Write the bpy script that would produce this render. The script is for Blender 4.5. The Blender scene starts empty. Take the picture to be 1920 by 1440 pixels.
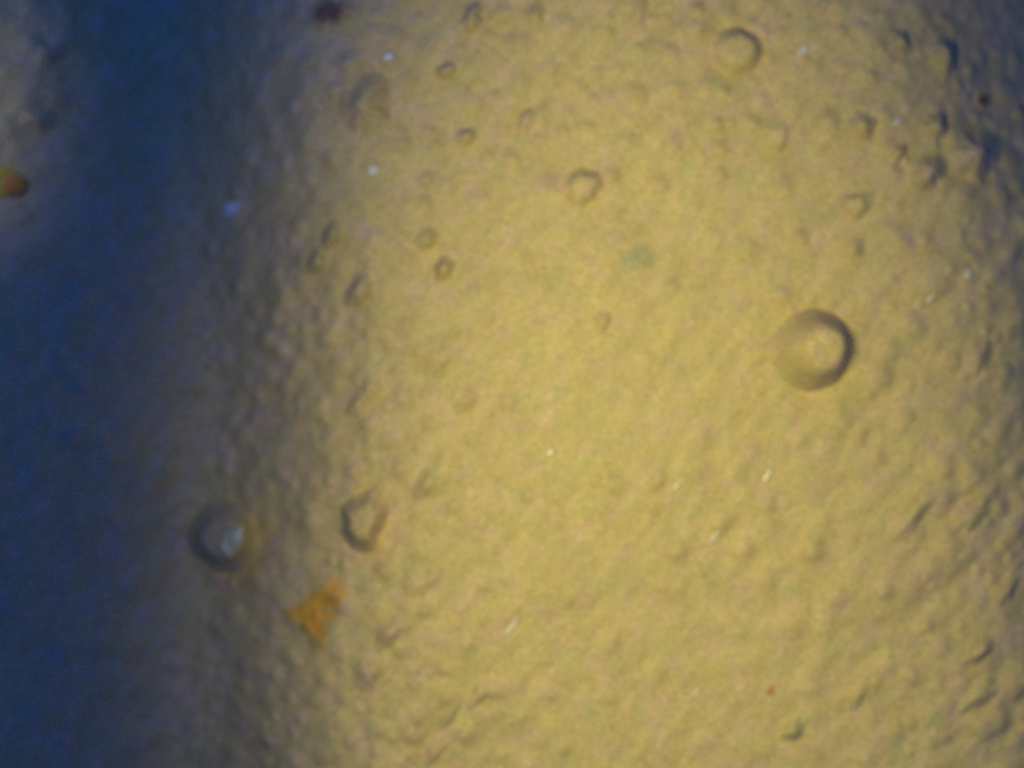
import bpy, math, random
import numpy as np

# 1 unit of the plan below = 0.1 mm; the frame is 1920 x 1440 of them (a close-up about 19 cm wide)
K = 1e-4
CAM_H = 3800.0

def W(px, py, z=0.0):
    return ((px - 960) * K, (720 - py) * K, z * K)

sc = bpy.context.scene
# ---------------------------------------------------------------- camera
cd = bpy.data.cameras.new("camera")
cd.sensor_width = 36.0
cd.lens = 36.0 * CAM_H / 1920.0
cd.clip_start = 0.01
cd.clip_end = 20.0
cam = bpy.data.objects.new("camera", cd)
cam.location = (0, 0, CAM_H * K)
sc.collection.objects.link(cam)
sc.camera = cam
# the surface lies a little outside the plane of focus, as in the soft photograph
cd.dof.use_dof = True
cd.dof.focus_distance = 0.30
cd.dof.aperture_fstop = 16.0
sc.cycles.use_denoising = False
# ---------------------------------------------------------------- surrounding light: dim blue
world = bpy.data.worlds.new("World")
sc.world = world
world.use_nodes = True
bg = world.node_tree.nodes["Background"]
bg.inputs["Color"].default_value = (0.010, 0.047, 0.365, 1)
bg.inputs["Strength"].default_value = 1.05

def spot(name, loc, aim, energy, color, cone, blend, size, scale=(1, 1, 1), roll=0.0):
    from mathutils import Vector, Matrix
    l = bpy.data.lights.new(name, 'SPOT')
    l.energy = energy
    l.color = color
    l.spot_size = math.radians(cone)
    l.spot_blend = blend
    l.shadow_soft_size = size * K
    o = bpy.data.objects.new(name, l)
    p, a = Vector(W(*loc)), Vector(aim)              # aim: direction, x right, y up, z out of the surface
    o.rotation_euler = (math.atan2(a.y, math.hypot(a.x, a.z)), -math.atan2(a.x, -a.z), roll)
    o.location = p
    o.scale = scale
    sc.collection.objects.link(o)
    return o

# warm lamp close above the middle, and a weak one by the upper left corner
spot("warm_lamp", (890, 700, 1900), (0.175, -0.21, -1), 1.26, (1.0, 0.895, 0.27), 54, 0.95, 260, (1.0, 2.2, 1), math.radians(3))
spot("side_lamp", (-120, 200, 540), (0, 0, -1), 0.034, (1.0, 0.95, 0.62), 47, 1.0, 60, (0.9, 1.6, 1))

al = bpy.data.lights.new("blue_fill_light", 'AREA')      # added soft blue fill for relief in the shade, from the upper left
al.energy = 0.07
al.color = (0.028, 0.113, 1.0)
al.size = 0.09
ao = bpy.data.objects.new("blue_fill_light", al)
from mathutils import Vector
ao.location = W(0, -800, 1500)
ao.rotation_euler = (Vector(W(600, 700, 0)) - ao.location).to_track_quat('-Z', 'Y').to_euler()
sc.collection.objects.link(ao)

vs = sc.view_settings
vs.view_transform = 'Standard'
vs.look = 'None'
vs.exposure = 0
vs.gamma = 1
vs.use_curve_mapping = False

# ---------------------------------------------------------------- relief
rng = np.random.default_rng(11)

def vnoise(x, y, seed):
    xi = np.floor(x).astype(np.int64); yi = np.floor(y).astype(np.int64)
    fx = x - xi; fy = y - yi
    fx = fx * fx * fx * (fx * (fx * 6 - 15) + 10); fy = fy * fy * fy * (fy * (fy * 6 - 15) + 10)
    def h(a, b):
        n = (a * 374761393 + b * 668265263 + seed * 1274126177) & 0xffffffff
        n = ((n ^ (n >> 13)) * 1274126177) & 0xffffffff
        n = ((n ^ (n >> 16)) * 2246822519) & 0xffffffff
        return ((n ^ (n >> 15)) & 0xffffff) / float(0xffffff) * 2 - 1
    a = h(xi, yi); b = h(xi + 1, yi); c = h(xi, yi + 1); d = h(xi + 1, yi + 1)
    return (a + (b - a) * fx) + ((c + (d - c) * fx) - (a + (b - a) * fx)) * fy

def ss(t):
    t = np.clip(t, 0, 1)
    return t * t * (3 - 2 * t)

def ramp(t):                       # integral of the smoothstep: 0 for t<0, slope 1 for t>1
    tc = np.clip(t, 0, 1)
    return tc ** 3 - tc ** 4 / 2 + np.maximum(t - 1, 0)

def macro(x, y):
    """Large form: a broad flat swell that falls away to the left and at the right edge."""
    b = 735 + 95 * ss((y - 150) / 700) + 30 * np.sin((y + 150) / 330.0)
    m = -0.96 * 360 * (ramp((b - x) / 360.0) - ramp((b - 390 - x) / 200.0))
    r = 1700 + 0.09 * (y - 500) - 120 * ss((450 - y) / 450)
    m = m - 0.68 * 320 * ramp((x - r) / 320.0)
    m = np.clip(m, -1000, 300)
    return m

def relief(x, y):
    m = macro(x, y)
    c, s = math.cos(math.radians(52)), math.sin(math.radians(52))
    a = (x * c - y * s); t = (x * s + y * c)      # a runs up to the right
    z = 9.0 * vnoise(x / 210.0, y / 210.0, 1)
    lo = ss((y - 350) / 700)
    z = z + 1.8 * vnoise(a / 105.0, t / 46.0, 2) * (0.45 + 0.55 * lo)
    z = z + 1.4 * vnoise(a / 46.0, t / 26.0, 3)
    z = z + 0.9 * vnoise(x / 31.0 + 9, y / 31.0, 4)
    z = z + 0.55 * vnoise(x / 13.0 + 3, y / 13.0, 5)
    return m + z

# ---- grid: dense where the camera looks, coarser far out
def axis(lo, hi, step, far):
    mid = np.arange(lo, hi + step, step)
    out = []; d = step; p = mid[-1]
    while p < far[1]:
        d *= 1.12; p += d; out.append(p)
    inn = []; d = step; p = mid[0]
    while p > far[0]:
        d *= 1.12; p -= d; inn.append(p)
    return np.array(inn[::-1] + list(mid) + out)

gx = axis(-160, 2080, 2.6, (-9000, 11000))
gy = axis(-160, 1600, 2.6, (-9000, 10500))
X, Y = np.meshgrid(gx, gy)
Z = relief(X, Y)

# pebbly bumps scattered over the surface, mostly drawn out up to the right
NB = 4200
bumps = []
for i in range(NB):
    bx, by = rng.uniform(-150, 2070), rng.uniform(-150, 1590)
    r = 9 + 21 * rng.random() ** 1.7
    edge = ss((900 - bx) / 350) * (0.45 + 0.55 * ss((bx - 60) / 250)) + ss((bx - 1500) / 330) + 0.5 * ss((260 - by) / 300)
    edge = min(1.0, float(edge))
    amp = r * (0.03 + 0.24 * edge * rng.random() ** 1.3) * (1 if rng.random() < 0.80 else -0.5)
    el = rng.uniform(1.0, 1.5) + 0.9 * float(ss((by - 500) / 500)) * rng.random()
    ang = math.radians(rng.normal(50, 16))
    bumps.append((bx, by, r, el, ang, amp))

for i in range(420):                                   # broader rounded swellings
    bx, by = rng.uniform(-150, 2070), rng.uniform(-150, 1590)
    r = rng.uniform(20, 44)
    edge = min(1.0, float(ss((900 - bx) / 350) + ss((bx - 1500) / 330) + ss((420 - by) / 400)))
    bumps.append((bx, by, r, rng.uniform(1, 1.35), rng.uniform(0, 3.1), r * (0.07 + 0.13 * edge * rng.random()) * (1 if rng.random() < 0.75 else -0.6)))

grains = []
for i in range(4600):                                  # small rounded grains pressed together along the borders of the light
    bx, by = rng.uniform(-100, 2020), rng.uniform(-100, 1540)
    edge = min(1.0, float(ss((1040 - bx) / 360) * ss((bx - 60) / 300) + 0.8 * ss((bx - 1600) / 280) + 0.8 * ss((420 - by) / 380)))
    if rng.random() > edge + 0.07: continue
    r = 10 + 17 * rng.random() ** 1.5
    if any((bx - q[0]) ** 2 + (by - q[1]) ** 2 < (0.92 * (r + q[2])) ** 2 for q in grains): continue
    grains.append((bx, by, r))
    bumps.append((bx, by, r, rng.uniform(1, 1.25), rng.uniform(0, 3.1), r * rng.uniform(0.18, 0.52)))

def add_bump(Xs, Ys, bx, by, r, el, ang, amp):
    dx, dy = Xs - bx, -(Ys - by)
    u = (dx * math.cos(ang) + dy * math.sin(ang)) / (r * el)
    v = (-dx * math.sin(ang) + dy * math.cos(ang)) / r
    return amp * np.exp(-1.5 * (u * u + v * v) ** 1.3)

for mx, my, R0, amp in ((1514, 656, 78, 1.5), (432, 1004, 66, 1.5), (1380, 97, 47, 4)):   # shallow moat round each large mound
    z_ = float(macro(np.array(float(mx)), np.array(float(my)))); k_ = (CAM_H - z_) / CAM_H
    D_ = np.hypot(X - (960 + (mx - 960) * k_), Y - (720 + (my - 720) * k_))
    Z -= amp * np.exp(-((D_ - R0) / 11.0) ** 2)
for b in bumps:
    R = b[2] * b[3] * 1.9
    i0, i1 = np.searchsorted(gx, (b[0] - R, b[0] + R)); j0, j1 = np.searchsorted(gy, (b[1] - R, b[1] + R))
    if i1 > i0 and j1 > j0:
        Z[j0:j1, i0:i1] += add_bump(X[j0:j1, i0:i1], Y[j0:j1, i0:i1], *b)

def ground_z(x, y):                                   # bilinear look-up in the grid
    x = np.asarray(x, float); y = np.asarray(y, float)
    i = np.clip(np.searchsorted(gx, x) - 1, 0, len(gx) - 2); j = np.clip(np.searchsorted(gy, y) - 1, 0, len(gy) - 2)
    fx = (x - gx[i]) / (gx[i + 1] - gx[i]); fy = (y - gy[j]) / (gy[j + 1] - gy[j])
    return (Z[j, i] * (1 - fx) * (1 - fy) + Z[j, i + 1] * fx * (1 - fy) + Z[j + 1, i] * (1 - fx) * fy + Z[j + 1, i + 1] * fx * fy)

def spot_on_ground(px, py):
    """plan position of the surface point seen at (px, py)"""
    x, y = float(px), float(py)
    for _ in range(12):
        z = float(macro(np.array(x), np.array(y)))
        k = (CAM_H - z) / CAM_H
        x, y = 960 + (px - 960) * k, 720 + (py - 720) * k
    return x, y

def mesh_obj(name, V, F, mat, parent=None, smooth=True):
    me = bpy.data.meshes.new(name)
    V = np.asarray(V, np.float32); F = np.asarray(F, np.int32)
    me.vertices.add(len(V)); me.vertices.foreach_set("co", V.ravel())
    n = F.shape[1]
    me.loops.add(F.size); me.loops.foreach_set("vertex_index", F.ravel())
    me.polygons.add(len(F)); me.polygons.foreach_set("loop_start", np.arange(0, F.size, n, dtype=np.int32))
    me.update(calc_edges=True)
    me.polygons.foreach_set("use_smooth", np.full(len(F), smooth))
    me.validate()
    me.materials.append(mat)
    o = bpy.data.objects.new(name, me)
    sc.collection.objects.link(o)
    if parent: o.parent = parent
    return o

# ---------------------------------------------------------------- materials
def nodes_of(m):
    m.use_nodes = True
    nt = m.node_tree
    return nt, nt.nodes, nt.links, nt.nodes["Principled BSDF"]

SKIN = ((0.62, 0.485, 0.155), (0.555, 0.495, 0.165), (0.65, 0.475, 0.21))
def skin(name, yellow, green, pink, rough=0.6, spec=0.25, gstr=1.0, fade=None):
    m = bpy.data.materials.new(name)
    nt, N, L, P = nodes_of(m)
    geo = N.new("ShaderNodeNewGeometry")
    def noise(scale, detail, rough_, rot=None, stretch=(1, 1, 1), off=(0, 0, 0)):
        mp = N.new("ShaderNodeMapping"); mp.vector_type = 'TEXTURE'
        mp.inputs["Location"].default_value = off
        if rot is not None: mp.inputs["Rotation"].default_value = (0, 0, rot)
        mp.inputs["Scale"].default_value = stretch
        L.new(geo.outputs["Position"], mp.inputs["Vector"])
        t = N.new("ShaderNodeTexNoise"); t.inputs["Scale"].default_value = scale
        t.inputs["Detail"].default_value = detail; t.inputs["Roughness"].default_value = rough_
        L.new(mp.outputs["Vector"], t.inputs["Vector"])
        return t.outputs["Fac"]
    def rng_(v, a, b, c=0.0, d=1.0):
        r = N.new("ShaderNodeMapRange"); r.inputs["From Min"].default_value = a; r.inputs["From Max"].default_value = b
        r.inputs["To Min"].default_value = c; r.inputs["To Max"].default_value = d
        L.new(v, r.inputs["Value"]); return r.outputs["Result"]
    def mix(f, a, b):
        x = N.new("ShaderNodeMix"); x.data_type = 'RGBA'
        L.new(f, x.inputs[0])
        for v, s in ((a, x.inputs[6]), (b, x.inputs[7])):
            if isinstance(v, tuple): s.default_value = (*v, 1)
            else: L.new(v, s)
        return x.outputs[2]
    def mul(c, f):
        x = N.new("ShaderNodeMix"); x.data_type = 'RGBA'; x.blend_type = 'MULTIPLY'; x.inputs[0].default_value = 1
        L.new(c, x.inputs[6]); L.new(f, x.inputs[7]); return x.outputs[2]
    # mottling: greenish and pinkish blotches a few mm across
    c = mix(rng_(noise(170, 5, 0.65), 0.46, 0.70), yellow, green)
    c = mix(rng_(noise(200, 5, 0.65, off=(3, 1, 0)), 0.48, 0.64), c, pink)
    if fade:                                            # the colour thins out raggedly towards the rim
        base = mix(rng_(noise(330, 3, 0.6), 0.47, 0.66), SKIN[0], SKIN[1])
        at = N.new("ShaderNodeAttribute"); at.attribute_name = "rim"
        ad = N.new("ShaderNodeMath"); ad.operation = 'MULTIPLY_ADD'
        L.new(noise(900, 3, 0.7, off=(0, 2, 0)), ad.inputs[0]); ad.inputs[1].default_value = 0.9
        L.new(at.outputs["Fac"], ad.inputs[2])
        c = mix(rng_(ad.outputs[0], fade[0], fade[1]), c, base)
    # faint strokes up to the right, and fine grain
    c = mul(c, rng_(noise(300, 4, 0.6, rot=math.radians(52), stretch=(2.4, 0.8, 1)), 0.25, 0.75, 0.87, 1.13))
    c = mul(c, rng_(noise(2900, 2, 0.7), 0.25, 0.75, 1 - 0.5 * gstr, 1 + 0.5 * gstr))
    L.new(c, P.inputs["Base Color"])
    P.inputs["Roughness"].default_value = rough
    P.inputs["Specular IOR Level"].default_value = spec
    b1 = N.new("ShaderNodeBump"); b1.inputs["Strength"].default_value = 1; b1.inputs["Distance"].default_value = 0.00011
    L.new(noise(620, 4, 0.55), b1.inputs["Height"])
    b2 = N.new("ShaderNodeBump"); b2.inputs["Strength"].default_value = 1; b2.inputs["Distance"].default_value = 0.00003
    L.new(noise(2600, 2, 0.6), b2.inputs["Height"]); L.new(b1.outputs["Normal"], b2.inputs["Normal"])
    L.new(b2.outputs["Normal"], P.inputs["Normal"])
    return m

M_skin = skin("yellow_skin", *SKIN)
M_cream_glint = skin("cream_glint", (0.92, 0.86, 0.36), (0.88, 0.86, 0.36), (0.94, 0.84, 0.38), 0.2, 1.0, 0.5, fade=(0.95, 1.6))  # cream base colour paints in the bright spot on the left mound
M_orange = skin("orange_grain", (0.85, 0.32, 0.03), (0.80, 0.34, 0.03), (0.85, 0.26, 0.03), 0.45, 0.4, fade=(1.1, 1.6))
M_amber = skin("ochre_flake", (0.68, 0.36, 0.035), (0.62, 0.38, 0.035), (0.70, 0.32, 0.035), 0.6, 0.25, fade=(0.95, 1.7))
M_brown = skin("brown_spot", (0.24, 0.15, 0.06), (0.20, 0.15, 0.07), (0.28, 0.13, 0.06), 0.6, 0.2, fade=(0.8, 1.4))
M_greygreen = skin("grey_green_spot", (0.40, 0.40, 0.17), (0.38, 0.41, 0.18), (0.42, 0.39, 0.19), fade=(0.45, 1.5))
M_rust = skin("rust_spot", (0.55, 0.24, 0.05), (0.52, 0.27, 0.06), (0.58, 0.22, 0.07), 0.6, 0.2, fade=(0.6, 1.3))
M_mustard = skin("mustard_grain", (0.75, 0.60, 0.04), (0.68, 0.60, 0.05), (0.75, 0.50, 0.05), 0.5, 0.3)
M_glint = skin("painted_glint", (0.86, 0.83, 0.42), (0.84, 0.84, 0.44), (0.88, 0.80, 0.44), 0.22, 1.0, 0.5, fade=(0.5, 1.5))  # pale base colour stands in for small specular highlights
M_white_glint = skin("blue_white_glint", (0.85, 0.85, 0.60), (0.82, 0.86, 0.60), (0.88, 0.83, 0.60), 0.35, 0.6, 0.5, fade=(0.8, 1.5))  # near-white base colour paints in further highlights

# ---------------------------------------------------------------- the surface
nx, ny = len(gx), len(gy)
V = np.stack([(X - 960) * K, (720 - Y) * K, Z * K], -1).reshape(-1, 3)
ii = np.arange(nx * ny).reshape(ny, nx)
F = np.stack([ii[:-1, :-1], ii[1:, :-1], ii[1:, 1:], ii[:-1, 1:]], -1).reshape(-1, 4)
ground = mesh_obj("ground", V, F, M_skin)
ground["kind"] = "structure"

# ---------------------------------------------------------------- things lying on it
def lump(name, label, cat, px, py, rx, ry=None, deg=0.0, h=None, mat=None, prof="soft", group=None, rag=0.06, seed=0, sink=0.5, n=None, lean=(0, 0), outline=None, lift=0.0):
    """A closed grain or raised lump moulded onto the surface: dome on top, flat root sunk a little below."""
    ry = ry or rx
    h = h if h is not None else 0.4 * min(rx, ry)
    mat = mat or M_skin
    cx, cy = spot_on_ground(px, py)
    rings = n or int(max(12, min(46, max(rx, ry) / 1.6))); seg = 72 if rx > 20 else 40
    a = math.radians(deg)
    rs = np.random.default_rng(seed * 7 + int(px) * 13 + int(py))
    ph = rs.uniform(0, 6.28, 5)
    th = np.linspace(0, 2 * math.pi, seg, endpoint=False)
    wob = 1 + rag * (np.sin(2 * th + ph[0]) + 0.7 * np.sin(3 * th + ph[1]) + 0.5 * np.sin(5 * th + ph[2]) + 0.35 * np.sin(8 * th + ph[3]))
    if outline:                                         # polygon corners (x right, y up) instead of an ellipse
        P2 = [(u / rx, v / ry) for u, v in outline]
        for q, t in enumerate(th):
            d = (math.cos(t), math.sin(t)); best = 1.0
            for (x1, y1), (x2, y2) in zip(P2, P2[1:] + P2[:1]):
                den = d[0] * (y2 - y1) - d[1] * (x2 - x1)
                if abs(den) < 1e-9: continue
                k1 = (x1 * (y2 - y1) - y1 * (x2 - x1)) / den
                k2 = (x1 * d[1] - y1 * d[0]) / den
                if k1 > 0 and -1e-6 <= k2 <= 1 + 1e-6: best = k1
            wob[q] *= best
    def zprof(r):
        if prof == "dome":   return max(0.0, 1 - r ** 2.2) ** 0.8
        if prof == "grain":  return max(0.0, 1 - r ** 2.4) ** 0.5
        if prof == "flat":   return max(0.0, 1 - r ** 4) ** 0.6
        if prof == "mound":  return (1 / (1 + (r / 0.72) ** 6) - 0.122 * r ** 6)
        return (0.5 + 0.5 * math.cos(math.pi * min(1, r))) ** 1.1
    V = []; E = []
    for k in range(rings + 1):
        r = math.sin(0.5 * math.pi * k / rings) if prof not in ("soft", "mound") else k / rings
        if k == 0: pts = [(0.0, 0.0)]
        else: pts = [(rx * r * w * math.cos(t), ry * r * w * math.sin(t)) for t, w in zip(th, wob)]
        for (u, v) in pts:
            x = cx + u * math.cos(a) - v * math.sin(a)
            y = cy - (u * math.sin(a) + v * math.cos(a))
            g = float(ground_z(x, y))
            if prof == "mound":                          # the top of a mound is smoother than the ground round it
                fl = float(macro(np.array(x), np.array(y))) + float(ground_z(cx, cy)) - float(macro(np.array(cx), np.array(cy)))
                g += (fl - g) * 0.8 * max(0.0, zprof(r))
            zz = g - sink + h * zprof(r) + (0.02 * h * vn1(x / 17.0, y / 17.0) * zprof(r))
            f = zprof(r) ** 0.8
            V.append(((x - 960 + lean[0] * f), (720 - y + lean[1] * f), zz)); E.append(r)
    nt_ = len(V)
    for t, w in zip(th, wob):                           # root ring below the surface
        u, v = rx * 0.97 * w * math.cos(t), ry * 0.97 * w * math.sin(t)
        x = cx + u * math.cos(a) - v * math.sin(a); y = cy - (u * math.sin(a) + v * math.cos(a))
        V.append(((x - 960), (720 - y), float(ground_z(x, y)) - sink - max(2, 0.1 * h)))
    V.append(((cx - 960), (720 - cy), float(ground_z(cx, cy)) - sink - max(3, 0.15 * h)))
    base = len(V) - 1
    me = bpy.data.meshes.new(name)
    F = []
    for s in range(seg): F.append((0, 1 + s, 1 + (s + 1) % seg))
    for k in range(1, rings):
        o0 = 1 + (k - 1) * seg; o1 = o0 + seg
        for s in range(seg): F.append((o0 + s, o1 + s, o1 + (s + 1) % seg, o0 + (s + 1) % seg))
    o0 = 1 + (rings - 1) * seg; o1 = nt_
    for s in range(seg): F.append((o0 + s, o1 + s, o1 + (s + 1) % seg, o0 + (s + 1) % seg))
    for s in range(seg): F.append((o1 + s, base, o1 + (s + 1) % seg))
    z0 = float(ground_z(cx, cy))
    lift_z = lift * K
    me.from_pydata([((x - (cx - 960)) * K, (y - (720 - cy)) * K, (z - z0) * K) for x, y, z in V], [], F)
    me.polygons.foreach_set("use_smooth", [True] * len(F))
    me.materials.append(mat)
    at = me.attributes.new("rim", 'FLOAT', 'POINT')     # 0 in the middle of the piece, 1 at its rim
    at.data.foreach_set("value", np.array(E + [1.0] * (len(V) - len(E)), np.float32))
    o = bpy.data.objects.new(name, me)
    o.location = ((cx - 960) * K, (720 - cy) * K, z0 * K + lift_z)
    sc.collection.objects.link(o)
    o["label"] = label; o["category"] = cat
    if group: o["group"] = group
    return o

def vn1(x, y):
    return float(vnoise(np.array(x), np.array(y), 21))

# three large rounded mounds
G1 = "large rounded mounds"
lump("mound", "largest round mound on the lit right side, dark crescent along its right edge", "mound", 1521, 656, 78, 80, 0, 98, prof="mound", group=G1, rag=0.025, sink=2, lean=(11, 1))
lump("mound", "round mound in the blue shade at lower left, painted highlight on its right side", "mound", 420, 1006, 78, 72, 40, 104, prof="mound", group=G1, rag=0.035, sink=2, lean=(7, 3))
lump("mound", "low round mound with a thin dark ring near the top edge, right of centre", "mound", 1381, 97, 52, 49, 0, 28, prof="mound", group=G1, rag=0.03, sink=1.2, lean=(2, 1))

# coloured grains
lump("orange_grain", "round orange grain at the left edge in the blue shade", "grain", 27, 346, 24, 24, 0, 22, M_orange, "grain", rag=0.03, sink=0.5)
lump("mustard_grain", "dull yellow grain cut by the left edge, behind the orange grain", "grain", 4, 340, 30, 31, 20, 15, M_mustard, "grain", rag=0.04, sink=0.5)
lump("ochre_flake", "broad flat ochre flake, roughly triangular, right below the shaded mound", "flake", 588, 1148, 66, 60, 0, 2.5, M_amber, "flat", rag=0.09, sink=1, outline=[(-72, -4), (40, 74), (66, 36), (26, -74)])
lump("grey_green_spot", "faint grey green spot a little above the picture's centre", "spot", 1195, 484, 46, 38, 30, 3, M_greygreen, "soft", rag=0.1, sink=0.4)
lump("rust_speck", "small rust coloured speck on the bright surface near the bottom right", "speck", 1443, 1293, 16, 13, 30, 4, M_rust, "soft", rag=0.12, sink=0.3)
lump("brown_speck", "dark brown speck at the top edge where blue shade meets light", "speck", 617, 24, 44, 36, 20, 6, M_brown, "flat", rag=0.12, sink=1)
lump("brown_speck", "dull brown speck by the right edge in the upper blue shade", "speck", 1843, 188, 20, 16, 60, 6, M_brown, "flat", rag=0.12, sink=1)

# painted pale flecks
G2 = "pale flecks painted onto the surface"
glints = [  # specular highlights of the surface, painted in as pale chips
 (1506, 95, 13, 7, 50, M_glint, "painted bright cream fleck just right of the thin-ringed mound at the top"),
 (1680, 230, 11, 3.5, 38, M_white_glint, "thin white painted highlight in the upper right, near the dark edge"),
 (728, 108, 12, 7, 30, M_white_glint, "small white painted fleck at the top left border of the light"),
 (435, 392, 20, 13, 35, M_white_glint, "soft bluish white painted fleck alone in the upper blue shade"),
 (1816, 512, 10, 6, 60, M_glint, "small pale painted fleck close to the right edge, above the largest mound's level"),
 (1745, 560, 12, 4, 50, M_glint, "thin pale painted highlight between the largest mound and the right edge"),
 (1338, 1008, 14, 6, 48, M_glint, "pale painted highlight on the bright surface below the largest mound"),
 (960, 1174, 20, 6, 52, M_glint, "longest pale painted highlight, low in the middle of the bright surface"),
 (1268, 912, 16, 3, 50, M_glint, "hair thin pale painted highlight in the centre right of the bright surface"),
 (1440, 890, 13, 5, 55, M_glint, "faint pale painted highlight straight below the largest mound"),
 (1304, 1300, 12, 3, 55, M_glint, "thin pale painted highlight near the bottom, left of the rust speck"),
 (1032, 848, 9, 6, 40, M_glint, "tiny pale painted fleck in the middle of the picture"),
 (700, 321, 11, 8, 30, M_white_glint, "small greyish painted fleck on the upper left slope, below the white fleck"),
 (446, 1006, 28, 15, 48, M_cream_glint, "painted highlight lying on the shaded lower left mound"),
]
def bumpiness(px, py):
    x, y = spot_on_ground(px, py)
    return float(ground_z(x, y)) - float(macro(np.array(x), np.array(y)))
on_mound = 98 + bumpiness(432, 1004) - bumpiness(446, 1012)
for (x, y, a, b, d, m, lab) in glints:
    lump("painted_glint" if m is not M_mustard else "yellow_grain", lab, "glint" if m is not M_mustard else "grain", x, y, a * 1.3, b * 1.4, d, 9 if "lying on" in lab else 5, m, "grain", None if m is M_mustard else G2, 0.1, sink=0.3, lift=on_mound if "lying on" in lab else 0)

# small lumps: px, py, r across, stretch, angle, height, label
G3 = "small lumps on the surface"
lumps = [
 (1092, 352, 30, 1.0, 0, 12, "round lump above the middle, a dark nick on its upper left"),
 (985, 228, 17, 1.5, 70, 11, "upright narrow lump in the upper middle with a dark left side"),
 (1455, 258, 22, 1.0, 0, 6, "flat faint round lump below the thin-ringed mound"),
 (1602, 386, 20, 1.1, 60, 8, "grey rimmed lump in the upper right, above another such lump"),
 (1600, 466, 20, 1.3, 60, 7, "curved low lump between the largest mound and the grey rimmed lump"),
 (76, 225, 22, 1.4, 30, 14, "pale lump in the upper left corner above the orange grain"),
 (98, 103, 20, 1.4, 55, 14, "pale lump highest in the upper left corner"),
 (1128, 604, 16, 1.5, 60, 7, "small upright lump just above the picture's centre"),
 (688, 200, 48, 1.0, 30, 22, "broad brownish lump on the upper left border of the light"),
 (672, 548, 22, 1.5, 45, 19, "steep lump with a strong violet shadow on its left, left of centre"),
 (832, 504, 18, 1.4, 50, 13, "slanted lump to the right of the steep violet shadowed lump"),
 (800, 448, 18, 1.5, 45, 12, "slanted lump on the left of the light, above its near twin"),
 (622, 445, 20, 1.4, 50, 15, "lump on the slope where the light fades, level with the slanted pair"),
 (596, 492, 20, 1.3, 55, 16, "bluish shadowed lump left of the steep violet shadowed lump"),
 (872, 258, 17, 1.3, 55, 11, "lump left of the upright narrow one in the upper middle"),
 (836, 134, 16, 1.3, 50, 12, "lump near the top, right of the white fleck"),
 (800, 338, 17, 1.6, 45, 11, "slanted lump right of the small greyish fleck"),
 (884, 34, 20, 1.4, 65, 14, "dark sided lump at the top edge, left of the middle"),
 (1005, 30, 18, 1.6, 70, 12, "upright lump at the top edge near the middle"),
 (1200, 14, 15, 1.7, 75, 10, "narrow lump at the top edge, right of the middle"),
 (1543, 10, 14, 1.7, 60, 10, "narrow lump at the top edge above the cream fleck"),
 (1614, 240, 26, 1.1, 0, 15, "lump with a reddish shadow, left of the thin white highlight"),
 (1752, 238, 24, 1.2, 70, 17, "lump with a curved dark rim, right of the thin white highlight"),
 (1685, 84, 22, 1.2, 60, 15, "dark sided lump in the upper right, nearest the top corner shade"),
 (1770, 108, 30, 1.2, 80, 19, "tall lump at the edge of the blue corner in the upper right"),
 (1740, 322, 30, 1.2, 60, 18, "lump with a dark lower right side above the right edge fleck"),
 (1830, 290, 46, 1.1, 40, 22, "broad greyish lump by the right edge, below the brown speck"),
 (1682, 288, 15, 1.4, 50, 10, "small slanted lump below the thin white highlight"),
 (1832, 668, 26, 1.6, 75, 18, "upright lump right of the largest mound"),
 (1610, 815, 20, 1.7, 50, 8, "slanted faint lump below the largest mound on its right"),
 (1706, 966, 26, 2.2, 52, 18, "long slanted lump in the lower right, the longest there"),
 (1822, 962, 26, 1.7, 52, 18, "slanted lump to the right of the longest slanted one"),
 (1886, 1104, 22, 1.7, 50, 20, "lump cut by shade at the right edge, below the slanted pair"),
 (1830, 1218, 20, 1.8, 52, 15, "slanted lump in the lower right, upper of two near the edge"),
 (1836, 1298, 24, 1.9, 54, 17, "slanted lump in the lower right, lower of two near the edge"),
 (1604, 1306, 17, 1.7, 55, 9, "small slanted lump right of the rust speck"),
 (1484, 1366, 19, 1.4, 65, 9, "greenish low lump below the rust speck"),
 (682, 975, 38, 1.15, 72, 32, "upright lump with an oval dark side, right of the shaded mound"),
 (795, 912, 18, 1.6, 52, 11, "small slanted lump above and right of the upright dark sided one"),
 (682, 746, 22, 2.0, 50, 15, "slanted lump on the left border of the light, at mid height"),
 (814, 668, 38, 1.2, 30, 11, "wide pale lump with a reddish left flank, left of centre"),
 (876, 752, 17, 1.6, 50, 8, "faint slanted lump left of the centre"),
 (812, 1080, 16, 1.9, 55, 10, "thin slanted lump right of the amber flake"),
 (730, 1188, 20, 2.0, 55, 15, "slanted lump below and right of the amber flake"),
 (690, 1262, 24, 1.6, 60, 19, "lump with a deep violet shadow in the lower left of the light"),
 (898, 1298, 17, 2.0, 50, 12, "slanted lump near the bottom, upper of a slanted row of three"),
 (842, 1340, 15, 2.0, 55, 11, "slanted lump near the bottom, middle of a slanted row of three"),
 (816, 1408, 18, 1.8, 55, 13, "slanted lump at the bottom edge, lowest of a slanted row of three"),
 (318, 1195, 24, 2.0, 55, 16, "long lump alone in the lower left blue shade"),
]
for (x, y, r, st, d, h, lab) in lumps:
    rnd = (x, y) in ((1092, 352), (1455, 258), (682, 975), (1602, 386))
    hh = h * (1.65 + 0.6 * ((x * 7 + y * 3) % 11) / 11) * (0.85 if rnd else 1.0) * (0.55 if st >= 1.6 else 1.0)
    lump("lump", lab, "lump", x, y, r * st * 1.3, r * 1.3, d, hh, M_skin, "mound" if rnd else "soft", G3, 0.1, sink=0.8)
